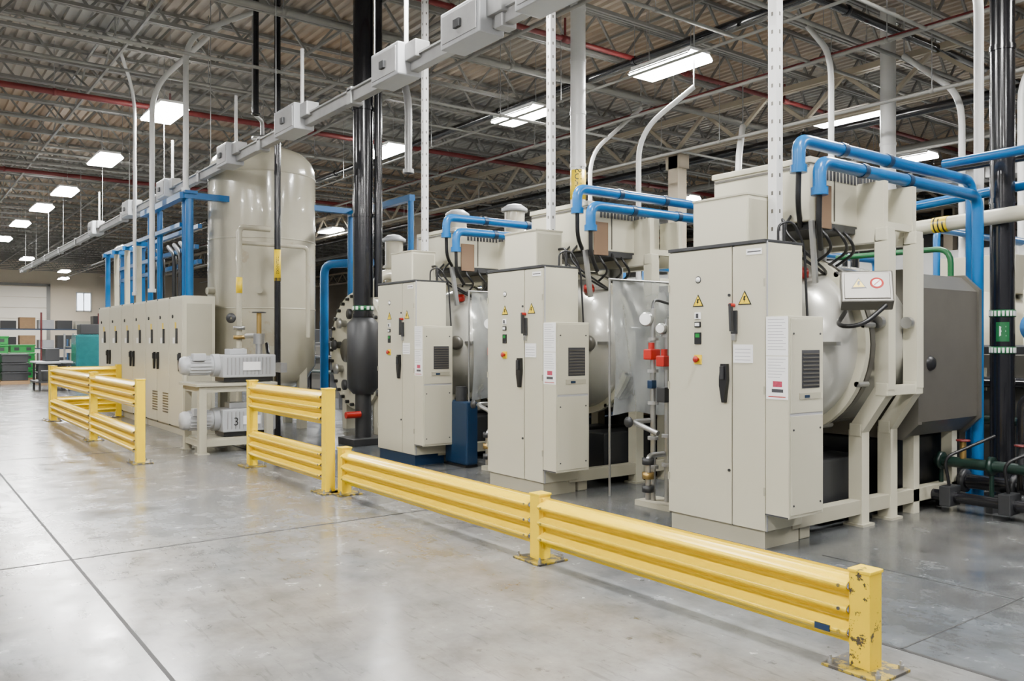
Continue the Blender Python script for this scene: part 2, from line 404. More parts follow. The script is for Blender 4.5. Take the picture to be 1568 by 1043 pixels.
def cabinet(loc, base=cream2):
    b = MB('control_cabinet')
    W, Dp, H = .96, .46, 2.29
    b.box(.02, W-.02, .02, Dp-.02, 0, .13, base)
    b.box(0, W, .02, Dp, .13, H, cream, .006)
    b.box(.004, .650, 0, .022, .135, H-.02, cream, .005)
    b.box(.660, W-.004, 0, .022, .135, H-.02, cream, .005)
    b.box(.648, .662, .012, .03, .13, H, ink)
    b.box(.0, W, -.004, Dp+.01, H-.012, H+.014, darkgrey, .003)
    b.box(W-.012, W+.002, .018, .03, .13, H, inkgrey)
    for z in (.4, 1.15, 1.95):
        b.cyl((.01, -.004, z), (.01, -.004, z+.06), .008, cream2, 8)
        b.cyl((W-.006, -.004, z), (W-.006, -.004, z+.06), .008, cream2, 8)
    x = .32
    b.rev([(0, .015), (.018, .012), (.022, 0)], (x, 0, 2.036), (0, -1, 0), white, 16)
    b.rev([(.022, .002), (.03, .002), (.03, 0)], (x, 0, 2.036), (0, -1, 0), ink, 16)
    triangle(b, x, 1.865, .056, 0); triangle(b, .775, 1.87, .062, 0)
    b.box(x-.03, x+.03, -.012, 0, 1.72, 1.775, white, .004); b.box(x-.012, x+.012, -.016, 0, 1.73, 1.765, ink)
    b.box(x-.03, x+.03, -.014, 0, 1.655, 1.70, black, .004); b.box(x-.022, x+.022, -.016, 0, 1.665, 1.69, white)
    b.box(x-.034, x+.034, -.01, 0, 1.52, 1.615, black, .004); b.box(x-.02, x+.02, -.012, 0, 1.575, 1.605, greenbr)
    b.box(x-.038, x+.038, -.006, 0, 1.36, 1.435, labely); b.rev([(0, .045), (.022, .042), (.028, .035), (.014, .02), (.014, 0)], (x, 0, 1.4), (0, -1, 0), red, 16)
    b.box(.655, .71, -.02, 0, 1.6, 1.78, darkgrey, .005); b.beam((.672, -.04, 1.83), (.69, -.05, 1.62), .02, .03, darkgrey)
    b.cyl((.672, 0, 1.82), (.672, -.05, 1.82), .016, red, 12); b.box(.665, .70, -.024, 0, 1.55, 1.60, steel, .003)
    b.box(.67, .85, -.004, 0, 1.38, 1.52, white)
    for k in range(4): b.box(.685, .83, -.005, 0, 1.40+k*.027, 1.405+k*.027, inkgrey)
    swing_handle(b, .59, 1.22, 0)
    for z in (.55, 1.9): b.cyl((.63, 0, z), (.63, -.008, z), .012, darkgrey, 10)
    b.box(.79, .93, -.003, 0, 2.195, 2.24, white); b.box(.80, .92, -.0036, 0, 2.213, 2.222, ink)
    b.box(W, 1.16, .0, .43, .255, 1.73, cream, .008)
    b.box(W, 1.156, -.004, .0, .26, .27, ink)
    b.box(1.158, 1.166, .02, .41, .28, 1.0, cream, .003); b.box(1.158, 1.166, .02, .41, 1.02, 1.71, cream, .003)
    b.box(1.156, 1.162, .015, .415, 1.0, 1.02, inkgrey)
    for k in range(9): b.box(1.162, 1.174, .16, .36, 1.215+k*.029, 1.226+k*.029, graybox)
    b.box(1.160, 1.169, .15, .37, 1.2, 1.48, ink)
    b.box(1.162, 1.171, .12, .38, 1.12, 1.165, cream2); b.box(1.165, 1.174, .18, .24, 1.13, 1.15, blued)
    for z in (.35, .9, 1.6):
        for yy in (.05, .38): b.cyl((1.166, yy, z), (1.171, yy, z), .008, ink, 8)
    paper(b, W+.008, 1.156, 1.44, 1.725, 0); paper(b, W+.008, 1.156, 1.12, 1.435, 0, True)
    b.box(.18, .72, .10, .45, H+.01, H+.40, cream, .01)
    b.box(.175, .725, .095, .455, H+.385, H+.405, cream2, .004)
    b.box(.718, .724, .12, .43, H+.03, H+.36, cream2, .002)
    b.cyl((.1, .3, 2.29), (.1, .3, 2.36), .02, black)
    b.tube(fillet([(.87, .28, 2.29), (.87, .28, 2.45), (.93, .38, 2.47), (.95, .5, 2.3), (.95, .55, 1.6)], .1), .010, black, 8)
    b.tube(fillet([(.72, .40, 2.5), (.84, .40, 2.5), (.84, .40, 2.3)], .05), .014, black, 8)
    return b.finish(loc)
CX = [-4.8, -7.42, -9.95]
for i, x in enumerate(CX): cabinet((x, 5.2, 0), blued if i == 2 else cream2)

def strut(x, y, z0, z1=7.46, s=.08):
    b = MB('perforated_strut_post')
    b.box(x-s/2, x+s/2, y-s/2, y+s/2, z0, z1, whitepipe, .004)
    b.box(x-s, x+s, y-s, y+s, z0, z0+.008, whitepipe)
    z = z0+.1
    while z < z1-.1:
        b.box(x-.008, x+.008, y-s/2-.002, y, z, z+.03, graybox); b.box(x, x+s/2+.002, y-.008, y+.008, z, z+.03, graybox); z += .14
    b.finish()
strut(-4.02, 5.57, 2.305); strut(-6.79, 5.57, 2.305, s=.07); strut(-9.36, 5.57, 2.305, s=.07)

# ------------------------------------------------------------------ vacuum furnaces
def furnace(loc, panel=True):
    b = MB('vacuum_furnace')
    cx, cz, R = .35, 1.52, .72
    prof = [(R*math.sin(a), .42-.42*(1-math.cos(a))) for a in [k*math.pi/2/12 for k in range(13)]]
    b.rev([(r, -h) for r, h in prof], (cx, 1.05, cz), (0, 1, 0), vesselp, 48)
    b.rev([(R, 0), (R+.07, 0), (R+.07, .06), (R, .06)], (cx, 1.05, cz), (0, 1, 0), cream, 48, False)
    b.rev([(R+.01, 0), (R+.06, .01), (R+.06, .07), (R, .07)], (cx, 1.14, cz), (0, 1, 0), graybox, 48, False)
    b.rev([(R, .06), (R, 1.0)], (cx, 1.05, cz), (0, 1, 0), vesselp, 48)
    for k in range(10):
        a = 2*math.pi*k/10+.2; p = Vector((cx+(R+.06)*math.cos(a), 1.12, cz+(R+.06)*math.sin(a)))
        b.cyl(p-Vector((0, .07, 0)), p+Vector((0, .08, 0)), .025, steel, 8)
    b.rev([(.06, 0), (.09, 0), (.09, .05), (.05, .06), (0, .06)], (cx+.45, .74, cz), (0.4, -1, 0), graybox, 20)
    b.box(cx+.5, cx+.70, .78, .84, cz-.01, cz+.02, steel)
    for y in (1.35, 1.80):
        for s in (-1, 1):
            hw = .78; pts = [(cx+s*.0, 2.42), (cx+s*hw, 2.42), (cx+s*hw, 1.15), (cx+s*.55, .80), (cx+s*.55, .0)]
            for p, q in zip(pts[:-1], pts[1:]):
                b.beam((p[0], y, p[1]), (q[0], y, q[1]), .12, .11, cream, up=(0, 1, 0))
            for p in pts[1:4]: b.box(p[0]-.055, p[0]+.055, y-.06, y+.06, p[1]-.055, p[1]+.055, cream, .01)
            b.box(cx+s*.55-.09, cx+s*.55+.09, y-.09, y+.09, 0, .02, cream2)
            b.cyl((cx+s*hw, y-.07, 1.7), (cx+s*hw, y-.12, 1.7), .05, steel, 14)
    for s in (-1, 1):
        b.box(cx+s*.55-.05, cx+s*.55+.05, .35, 3.0, .10, .22, cream2, .005)
        b.beam((cx+s*.55, 2.2, 0), (cx+s*.55, 2.2, .8), .1, .1, cream)
        b.beam((cx+s*.55, 2.9, 0), (cx+s*.55, 2.9, .8), .1, .1, cream)
        b.box(cx+s*.78-.05, cx+s*.78+.05, 1.35, 1.80, 1.10, 1.18, cream, .005)
    b.box(cx-.55, cx+.55, .50, .58, .10, .22, cream2, .005)
    b.box(.62, .92, .49, .62, 0, .14, cream2, .01)
    ch = .14
    pl = [(cx-.75+ch, .70), (cx+.75-ch, .70), (cx+.75, .70+ch), (cx+.75, 2.15-ch), (cx+.75-ch, 2.15), (cx-.75+ch, 2.15), (cx-.75, 2.15-ch), (cx-.75, .70+ch)]
    b.prism(pl, 1.92, 3.05, graybox); pl2 = [((x-cx)*1.03+cx, (z-1.42)*1.03+1.42) for x, z in pl]
    b.prism(pl2, 1.90, 1.96, graybox); b.prism(pl2, 3.02, 3.07, graybox)
    b.rev([(.0, .03), (.05, .03), (.07, .0)], (cx+.75, 2.15, 1.35), (1, 0, 0), black, 16)
    b.box(cx-.42, cx+.42, 1.0, 1.7, .05, .55, darkgrey, .02); b.cyl((cx, .8, .42), (cx, 1.7, .42), .16, black, 20)
    b.box(cx-.45, cx+.45, 1.95, 3.0, .02, .66, black, .02)
    b.box(-.06, .90, .65, 1.72, 2.50, 2.98, cream, .012)
    b.box(-.075, .915, .635, 1.735, 2.96, 3.01, cream, .008)
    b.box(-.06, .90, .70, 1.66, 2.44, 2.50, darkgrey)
    for k in range(16):
        y0 = .82+k*.05; b.box(.898, .906, y0, y0+.028, 2.85, 2.94, ink)
    for yy in (.98, 1.35): b.box(.90, .906, yy, yy+.012, 2.52, 2.95, graybox)
    b.box(-.05, .89, .643, .65, 2.93, 2.945, graybox)
    M = b.M.copy(); b.M = M @ Matrix.Translation((.905, 1.5, 2.72)) @ Matrix.Rotation(math.pi/2, 4, 'Z'); triangle(b, 0, 0, .05, 0); b.M = M
    b.box(.905, .92, .72, .92, 2.45, 2.8, mat_brown, .004)
    for k, (x, y) in enumerate(((.95, .82), (.98, 1.0), (.95, 1.15))):
        b.tube(fillet([(x-.12, y, 2.50), (x+.02, y-.04, 2.38), (x-.02, y+.1, 2.28), (x-.2, y+.1, 2.18)], .1), .013, black, 8)
    for k in range(2):
        b.tube(fillet([(.6+.12*k, .66, 2.56), (.62+.12*k, .52, 2.44), (.75+.1*k, .56, 2.3), (.8+.05*k, .95, 2.12), (.75, 1.1, 2.1)], .12), .012, black, 8)
    b.beam((1.0, .52, 2.48), (.97, .62, 2.0), .03, .06, steel)
    b.rev([(0, .05), (.05, .05), (.06, .02), (.06, -.02), (0, -.03)], (.68, .86, 2.1), (.3, -.3, 1), red, 16)
    b.cyl((.68, .95, 1.98), (.68, .88, 2.08), .03, steel, 12)
    b.rev([(.1, 0), (.1, .2), (.15, .2), (.15, .24), (0, .24)], (cx, 1.55, cz+R-.03), (0, 0, 1), steel, 24)
    def main(x, y0, z, yr):
        b.tube(fillet([(x, y0, z-.22), (x, y0, z), (x, yr, z), (x, yr, .02)], .15, 7), .052, blue, 14)
        b.cyl((x, y0, z-.26), (x, y0, z-.20), .066, blue, 14)
        for yy in (y0+.6, y0+1.3): b.cyl((x, yy-.03, z), (x, yy+.03, z), .060, blued, 14)
        b.tube(fillet([(x, y0, z-.24), (x-.02, y0+.02, z-.5), (x-.12, y0+.2, z-.65)], .1), .022, black, 8)
    main(1.05, .55, 2.93, 3.15)
    main(.90, .50, 3.12, 3.35)
    for y in (1.35, 1.8):
        b.box(.86, 1.14, y-.03, y+.03, 2.42, 2.86, cream)
    b.beam((1.1, 1.35, 2.5), (1.1, 1.8, 2.5), .06, .06, cream)
    if panel:
        M = b.M.copy(); b.M = M @ Matrix.Translation((1.22, .92, 1.95)) @ Matrix.Rotation(math.radians(35), 4, 'Z') @ Matrix.Rotation(math.radians(-28), 4, 'X')
        b.box(-.19, .19, -.05, .09, -.14, .14, graybox, .012); b.box(-.165, .165, -.058, -.05, -.115, .115, graybox, .004)
        triangle(b, -.06, .02, .055, -.058)
        b.rev([(0, .003), (.045, .003), (.05, 0)], (.07, -.058, .02), (0, -1, 0), red, 20); b.rev([(0, .004), (.034, .004)], (.07, -.058, .02), (0, -1, 0), white, 20)
        b.beam((.05, -.063, .0), (.09, -.063, .04), .006, .006, red)
        b.M = M
        b.tube(fillet([(1.02, .95, 1.78), (1.08, .72, 1.66), (1.3, .72, 1.66), (1.38, .92, 1.82)], .12), .018, black, 10)
        b.tube([(1.08, 1.33, 1.95), (1.18, 1.0, 1.95)], .025, steel, 10)
    b.finish(loc)
for x in CX: furnace((x, 5.2, 0), panel=(x == CX[0]))

b = MB('bolted_vacuum_vessel')
cx, cz, R = -13.0, 1.38, 1.0
b.rev([(0, 0), (R, 0), (R, .09), (R-.12, .09), (R-.12, .45), (0, .45)], (cx, 6.38, cz), (0, 1, 0), cream, 56, False)
for k in range(30):
    a = 2*math.pi*k/30; b.cyl((cx+.93*math.cos(a), 6.32, cz+.93*math.sin(a)), (cx+.93*math.cos(a), 6.38, cz+.93*math.sin(a)), .03, black, 8)
for a in range(9):
    t = a*math.pi*2/9+.2; b.rev([(.0, .14), (.09, .14), (.09, .1), (.06, .1), (.06, 0)], (cx+.62*math.cos(t), 6.38, cz+.62*math.sin(t)), (0, -1, 0), steel if a % 2 else darkgrey, 20)
b.rev([(0, .2), (.2, .2), (.2, .14), (.13, .14), (.13, 0)], (cx, 6.38, cz), (0, -1, 0), graybox, 24)
for s in (-.6, .6): b.box(cx+s-.08, cx+s+.08, 6.45, 6.8, 0, .8, cream2)
b.finish()

def sheet(x, y0, y1, z0, z1):
    b = MB('clear_plastic_curtain'); n = 40; mz = 12; vs = []; fs = []
    for i in range(n+1):
        for k in range(mz+1):
            t = i/n; q = k/mz
            vs.append((x+.03*math.sin(t*14+q*2)+.008*math.sin(t*41+q*5)+.02*math.sin(q*5+t*6), y0+(y1-y0)*t, z0+(z1-z0)*q+.03*math.sin(t*9)*(1-q)))
    for i in range(n):
        for k in range(mz): a = i*(mz+1)+k; fs.append((a, a+1, a+mz+2, a+mz+1))
    b.add(vs, fs, plastic, True)
    b.cyl((x, y0-.05, z1+.01), (x, y1+.05, z1+.01), .012, steel, 8)
    for yy in (y0-.04, y1+.04): b.cyl((x, yy, 0), (x, yy, z1+.02), .012, steel, 8)
    b.finish()
sheet(-6.10, 5.80, 7.15, .80, 2.15)
sheet(-8.62, 5.80, 7.15, .80, 2.15)

def manifold(loc):
    b = MB('valve_manifold')
    b.box(-.14, .3, -.1, .2, 0, .05, cream2)
    for k, (x, y) in enumerate(((0, 0), (.13, .05), (.24, .1))):
        b.cyl((x, y, .05), (x, y, 1.85-.1*k), .026, steel, 12)
        for z in (.35, .62, .95, 1.25, 1.55): b.cyl((x, y, z+.03*k), (x, y, z+.03*k+.03), .05, galv, 14)
    b.rev([(0, .03), (.06, .03), (.068, .0), (.068, -.04), (0, -.04)], (-.03, -.06, 1.75), (.5, -1, 0), steel, 24)
    b.rev([(0, .033), (.056, .033)], (-.03, -.06, 1.75), (.5, -1, 0), white, 24)
    b.rev([(0, .03), (.045, .03), (.05, .0), (.05, -.04), (0, -.04)], (.12, -.02, 1.66), (.5, -1, 0), steel, 24)
    b.rev([(0, .033), (.04, .033)], (.12, -.02, 1.66), (.5, -1, 0), white, 24)
    for (x, z) in ((.0, 1.42), (.16, 1.36)):
        b.box(x-.05, x+.05, -.08, .05, z-.05, z+.05, red, .012); b.cyl((x, -.02, z+.05), (x, -.02, z+.11), .03, red, 12)
    b.box(.10, .2, -.06, .06, .98, 1.12, darkgrey, .01); b.box(-.03, .03, -.05, .02, 1.1, 1.18, blued, .01)
    b.tube(fillet([(-.02, -.03, .8), (-.02, -.25, .8), (.3, -.25, .72)], .06), .024, steel, 10)
    b.tube(fillet([(.13, 0, .5), (.13, -.2, .5), (.13, -.2, .1)], .06), .026, steel, 10)
    for z in (.2, .32, .45): b.rev([(.03, -.03), (.055, -.03), (.055, .03), (.03, .03)], (.13, -.2, z), (0, 0, 1), brass if z == .32 else darkgrey, 12)
    b.rev([(.0, 0), (.05, 0), (.05, .02), (0, .02)], (-.02, -.29, .8), (0, -1, 0), darkgrey, 12)
    b.tube(fillet([(.24, .1, 1.6), (.4, .1, 1.7), (.42, .3, 1.5), (.38, .3, .6)], .1), .02, black, 8)
    b.tube(fillet([(0, 0, 1.8), (-.1, .1, 1.95), (-.12, .4, 1.9)], .1), .015, black, 8)
    b.finish(loc)
manifold((-5.50, 5.75, 0)); manifold((-8.12, 5.80, 0)); manifold((-10.7, 5.9, 0))

def pumpbox(loc):
    b = MB('booster_pump'); b.box(-.3, .3, -.4, .4, .04, .6, blued, .03); b.cyl((0, -.4, .78), (0, .35, .78), .2, darkgrey, 24)
    b.cyl((0, -.5, .78), (0, -.4, .78), .14, ltgrey, 20); b.box(-.32, .32, -.42, .42, 0, .04, black)
    b.tube(fillet([(0, .1, .9), (0, .1, 1.2), (0, .8, 1.2)], .15), .08, steel, 14)
    b.finish(loc)
pumpbox((-8.05, 7.2, 0)); pumpbox((-5.45, 7.4, 0)); pumpbox((-10.7, 7.2, 0))
b = MB('hydraulic_power_unit')
b.box(-8.95, -8.45, 5.62, 5.78, .03, .80, blued, .02); b.box(-8.93, -8.47, 5.61, 5.79, 0, .03, black)
b.cyl((-8.7, 5.7, .80), (-8.7, 5.7, .98), .07, darkgrey, 16); b.box(-8.92, -8.82, 5.6, 5.63, .6, .7, white)
b.finish()

b = MB('dark_backing_racks')  # dark rack row added as backing so the gaps between machines look dark
x = -27
k = 0
while x < -3.2:
    w_ = .8+.5*((k*37) % 5)/5; h = 1.5+.5*((k*13) % 4)/4
    b.box(x, x+w_, 9.7, 10.4, .0, h, [darkgrey, graybox, blued, darkgrey][k % 4], .02)
    b.box(x+.05, x+w_-.05, 9.68, 9.7, .2, h-.1, [graybox, darkgrey][k % 2], .01)
    b.box(x+.15, x+.35, 9.66, 9.69, h-.5, h-.25, cream2); b.cyl((x+w_*.6, 9.72, h), (x+w_*.6, 9.72, h+.6), .05, [steel, blue, blackpipe][k % 3], 12)
    x += w_+.12; k += 1
b.tube([(-27, 9.55, 1.1), (-3.4, 9.55, 1.1)], .06, blackpipe); b.tube([(-27, 9.5, .7), (-3.4, 9.5, .7)], .05, greend)
b.finish()

# ------------------------------------------------------------------ stacks and vertical pipes
def vpipe(name, x, y, z0, z1, r, m, bands=(), n=28, labels=()):
    b = MB(name); b.cyl((x, y, z0), (x, y, z1), r, m, n)
    b.cyl((x, y, z0), (x, y, z0+.03), r*1.5, m, n)
    for z in bands: b.cyl((x, y, z), (x, y, z+.05), r*1.08, m, n)
    for (z, h, t, mm, tm, fc) in labels: band_label(b, x, y, z, z+h, r, t, mm, tm, face=fc)
    return b
b = MB('exhaust_stack')
x, y = -11.42, 5.72
b.cyl((x, y, 1.9), (x, y, 7.46), .15, blackpipe, 36)
for z in (1.9, 3.4, 5.0): b.cyl((x, y, z), (x, y, z+.05), .165, blackpipe, 36)
b.cyl((x+.14, y+.18, 2.2), (x+.14, y+.18, 7.46), .06, blackpipe, 16)
b.rev([(.15, .75), (.24, .85), (.24, 1.8), (.15, 1.9)], (x, y, 0), (0, 0, 1), darkgrey, 32)
b.cyl((x, y, .1), (x, y, .78), .12, darkgrey, 24); b.box(x-.28, x+.28, y-.28, y+.28, 0, .1, darkgrey, .01)
b.rev([(.152, 0), (.157, 0), (.157, .07), (.152, .07)], (x, y, 2.0), (0, 0, 1), green, 36)
for k in range(12):
    a = k*.52; b.box(-.02, .02, -.003, .003, .01, .06, white, M=Matrix.Translation((x+.158*math.cos(a), y+.158*math.sin(a), 2.0)) @ Matrix.Rotation(a+math.pi/2, 4, 'Z'))
b.cyl((x+.1, y-.33, .45), (x+.1, y-.1, .45), .05, red, 16)
b.finish()
b = vpipe('exhaust_pipe', -3.72, 8.80, 0, 7.46, .11, blackpipe, (2.9, 4.4))
ex, ey = -3.72, 8.80
for z in (1.42, 1.78): b.rev([(.111, 0), (.117, 0), (.117, .07), (.111, .07)], (ex, ey, z), (0, 0, 1), green, 30)
for k in range(9):
    for z in (1.43, 1.79):
        a = -2.3+k*.3; b.box(-.010, .010, -.003, .003, 0, .05, white, M=Matrix.Translation((ex+.118*math.cos(a), ey+.118*math.sin(a), z)) @ Matrix.Rotation(a+math.pi/2, 4, 'Z'))
def fnl(xx, yy):
    a = -1.17+xx/.113; return (ex+.113*math.cos(a), ey+.113*math.sin(a), 1.635+yy)
for i in range(7):
    a0 = -1.17-.5+i*.15
    p = [(ex+.1125*math.cos(q), ey+.1125*math.sin(q)) for q in (a0, a0+.15)]
    b.add([(p[0][0], p[0][1], 1.54), (p[1][0], p[1][1], 1.54), (p[1][0], p[1][1], 1.73), (p[0][0], p[0][1], 1.73)], [(0, 1, 2, 3)], green)
b.text('E', .15, fnl, white)
b.finish()
vpipe('exhaust_pipe', -12.95, 4.98, 0, 7.46, .05, blackpipe, (2.5, 4.2, 5.6), labels=((2.5, .50, 'EXHAUST', labely, black, -.37),)).finish()
vpipe('insulated_exhaust_duct', -9.66, 8.46, 0, 7.46, .115, whitepipe, (3.4, 4.2, 5.0, 5.8, 6.6), labels=((3.70, .45, 'EXHAUST', labely, black, -.72),)).finish()
vpipe('insulated_exhaust_duct', -7.9, 14.2, 0, 7.4, .13, whitepipe, (3.4, 4.2, 5.0)).finish()
vpipe('conduit_riser', -13.7, 4.9, 5.3, 7.46, .045, blackpipe).finish()

def drop(x, y, z0, zt, dx, dy, r=.035, m=whitepipe):
    b = MB('conduit_drop'); L_ = math.hypot(dx, dy)
    b.tube(fillet([(x, y, z0), (x, y, zt), (x+dx, y+dy, min(7.3, zt+L_*.8))], .45, 8), r, m, 12)
    q = (x+dx, y+dy, min(7.3, zt+L_*.8)); b.cyl((q[0], q[1], q[2]-.05), (q[0], q[1], 7.46), .012, galv, 6)
    b.cyl((x, y, z0), (x, y, z0+.06), r*1.5, m, 12)
    b.finish()
drop(-14.35, 3.95, 4.02, 6.6, .0, 1.2, .045); drop(-15.6, 3.72, 2.4, 6.0, .9, .9, .045); drop(-16.9, 3.72, 2.4, 6.2, .8, -.5, .03)
drop(-9.3, 9.4, 0.1, 4.8, .6, .6, .04); drop(-9.9, 12.6, 0, 4.9, -.6, .9, .06); drop(-11.6, 6.6, 4.2, 5.6, -1.0, 0, .06, galv)
drop(-4.3, 9.6, 2.9, 5.6, -1.2, 0, .05); drop(-12.2, 11, 0, 5.2, 0, 1.4, .04)
drop(-7.3, 11.5, 2.9, 5.9, -1.2, .9, .045); drop(-6.3, 13.5, 0, 5.4, -1.2, .5, .05); drop(-5.2, 12.9, 0, 5.4, 1.2, .5, .05)

b = MB('overhead_busway')
yb, zb = 4.4, 4.42
b.box(-40, 2, yb-.05, yb+.05, zb-.07, zb+.07, galv, .01)
b.box(-40, 2, yb-.08, yb+.08, zb+.05, zb+.07, galv)
x = -39
while x < 2:
    b.box(x-.06, x+.06, yb-.08, yb+.08, zb-.10, zb+.10, galv, .01)
    b.cyl((x+.5, yb, zb+.09), (x+.5, yb, 7.46), .008, galv, 6); x += 3
for x, L in ((-5.35, .5), (-6.45, .65), (-7.9, .6), (-10.7, .7), (-13.3, .5), (-17, .6), (-20, .6), (-24, .6)):
    b.box(x-L/2, x+L/2, yb-.20, yb+.08, zb-.12, zb+.22, ltgrey, .015)
    b.box(x-L/2+.04, x+L/2-.04, yb-.21, yb-.20, zb-.08, zb+.18, galv, .004)
    b.box(x-.05, x+.05, yb-.24, yb-.20, zb, zb+.08, darkgrey, .005)
    b.box(x+L/2, x+L/2+.22, yb-.12, yb+.05, zb+.02, zb+.2, galv, .01)
    b.cyl((x+L*.2, yb, zb+.2), (x+L*.2, yb, zb+1.0), .025, whitepipe, 10)
b.finish()

def run(name, p0, p1, r, m, drops=()):
    b = MB(name); b.cyl(p0, p1, r, m, 12)
    P = Vector(p0); Q = Vector(p1); n = int((Q-P).length/4)
    for k in range(1, n):
        q = P.lerp(Q, k/n); b.cyl((q.x, q.y, q.z+r*.5), (q.x, q.y, 7.46), .007, galv, 5); b.rev([(r, -.03), (r*1.25, -.03), (r*1.25, .03), (r, .03)], q, (Q-P), m, 12)
    for y in drops:
        b.cyl((p0[0], y, p0[2]), (p0[0], y, p0[2]+.35), .02, m, 8); b.rev([(r, -.08), (r*1.35, -.08), (r*1.35, .08), (r, .08)], (p0[0], y, p0[2]), (0, 1, 0), m, 12)
    b.finish()
run('sprinkler_pipe', (-18.6, -14, 6.45), (-18.6, 40, 6.45), .06, redpipe, (1.5, 4.8, 8))
run('sprinkler_pipe', (-10.6, -14, 6.55), (-10.6, 40, 6.55), .045, redpipe, (6, 9, 12, 15))
run('sprinkler_pipe', (-27.5, -14, 6.4), (-27.5, 40, 6.4), .06, redpipe, (2, 6, 10))
run('sprinkler_pipe', (-68, 12.6, 6.3), (12, 12.6, 6.3), .04, redpipe)
for yy, zz, r in ((7.5, 6.1, .025), (8.9, 5.5, .02), (11.6, 5.9, .03), (17.5, 5.6, .03), (6.9, 6.5, .04), (12.9, 5.4, .03), (18.4, 5.9, .06)):
    run('overhead_conduit', (-60, yy, zz), (10, yy, zz), r, joistm)
for xx, zz, r in ((-5.9, 5.9, .025), (-8.4, 6.3, .03), (-12.2, 5.6, .025), (-15.5, 6.2, .025), (-22.5, 6.0, .03), (-11.9, 6.4, .05), (-7.6, 6.45, .035), (-20.4, 6.3, .04), (-25, 6.2, .03)):
    run('overhead_conduit', (xx, -12, zz), (xx, 38, zz), r, joistm)
run('black_gas_pipe', (-60, 10.6, 6.5), (10, 10.6, 6.5), .07, blackpipe)
run('black_gas_pipe', (-7.2, 3, 6.6), (-7.2, 38, 6.6), .07, blackpipe)
run('black_gas_pipe', (-3.6, 3, 6.2), (-3.6, 38, 6.2), .08, blackpipe)
run('black_gas_pipe', (-40, 16.0, 6.0), (10, 16.0, 6.0), .09, blackpipe)
def duct(p0, p1, w_, h):
    b = MB('ventilation_duct'); b.beam(p0, p1, w_, h, galv); P = Vector(p0); Q = Vector(p1); n = int((Q-P).length/1.4)
    for k in range(n+1):
        q = P.lerp(Q, k/n); d = (Q-P).normalized()*.02; b.beam(q-d, q+d, w_+.06, h+.06, galv)
        if k % 2: b.cyl((q.x, q.y, q.z+h/2), (q.x, q.y, 7.46), .01, galv, 5)
    b.finish()
duct((-30, 22.6, 5.9), (6, 22.6, 5.9), .7, .45)

b = MB('horizontal_exhaust_main')
b.cyl((-5.6, 8.62, 2.68), (-3.0, 8.62, 2.78), .075, cream, 24)
b.cyl((-4.3, 8.62, 2.73), (-4.15, 8.62, 2.736), .08, labely, 24)
for q in range(3): b.cyl((-4.28+.045*q, 8.62, 2.731), (-4.265+.045*q, 8.62, 2.732), .081, black, 24)
b.rev([(.075, -.03), (.11, -.03), (.11, .03), (.075, .03)], (-3.35, 8.62, 2.767), (1, 0, 0.04), steel, 20)
b.rev([(.075, -.03), (.11, -.03), (.11, .03), (.075, .03)], (-4.7, 8.62, 2.715), (1, 0, 0.04), steel, 20)
for x in (-5.3, -3.1): b.cyl((x, 8.62, 0), (x, 8.62, 2.66), .03, blackpipe, 10)
b.finish()
b = MB('cooling_water_pipes')
b.tube(fillet([(-3.98, 8.30, .02), (-3.98, 8.30, 2.45), (-5.2, 8.30, 2.45)], .15), .028, green, 12)
b.tube(fillet([(-4.1, 8.4, 3.3), (-2.9, 8.4, 3.32)], .1), .045, blue, 12)
b.tube(fillet([(-7.5, 9.0, 2.85), (-2.5, 9.0, 3.15)], .1), .05, blue, 12)
b.tube(fillet([(-7.5, 9.3, 2.65), (-2.5, 9.3, 2.95)], .1), .05, blue, 12)
for x in (-7.3, -2.7):
    b.cyl((x, 9.0, 0), (x, 9.0, 2.85), .04, blue, 12); b.cyl((x, 9.3, 0), (x, 9.3, 2.65), .04, blue, 12)
b.tube(fillet([(-3.3, 8.9, .02), (-3.3, 8.9, 2.3), (-3.3, 11, 2.3), (-3.3, 11, 0.02)], .2), .04, blackpipe, 12)
b.tube(fillet([(-3.15, 9.15, .02), (-3.15, 9.15, 3.4), (-5.5, 9.15, 3.4), (-5.5, 9.15, .02)], .2), .05, blackpipe, 12)
for z in (1.4, .9): b.cyl((-3.98, 8.3, z), (-3.98, 8.3, z+.03), .045, green, 12)
b.finish()
b = MB('floor_pipe_header')
b.tube(fillet([(-3.95, 7.95, .42), (-2.2, 7.95, .42)], .1), .05, greend, 16)
b.tube(fillet([(-3.95, 8.2, .22), (-2.2, 8.2, .22)], .1), .07, blackpipe, 16)
b.tube(fillet([(-3.9, 7.7, .14), (-2.2, 7.7, .14)], .1), .05, blackpipe, 16)
for x in (-3.9, -3.45, -3.0, -2.5):
    b.rev([(.05, -.02), (.085, -.02), (.085, .02), (.05, .02)], (x, 7.95, .42), (1, 0, 0), greend, 16)
    b.rev([(.07, -.02), (.11, -.02), (.11, .02), (.07, .02)], (x+.1, 8.2, .22), (1, 0, 0), darkgrey, 16)
    b.box(x-.03, x+.03, 7.9, 8.25, 0, .14, darkgrey)
    b.cyl((x, 7.95, .42), (x, 7.95, .13), .02, greend)
for x in (-3.7, -3.2, -2.7):
    b.cyl((x, 7.95, .42), (x, 7.95, .62), .028, [greend, brass, darkgrey][int(abs(x)*10) % 3]); b.rev([(.01, 0), (.06, 0), (.06, .015), (.01, .015)], (x, 7.95, .62), (0, 0, 1), redpipe, 16)
    b.box(x-.05, x+.05, 7.6, 7.8, .06, .24, [brass, darkgrey][int(x) % 2], .01)
    b.tube(fillet([(x, 7.7, .2), (x, 7.6, .5), (x+.3, 7.9, .7)], .08), .015, black, 8)
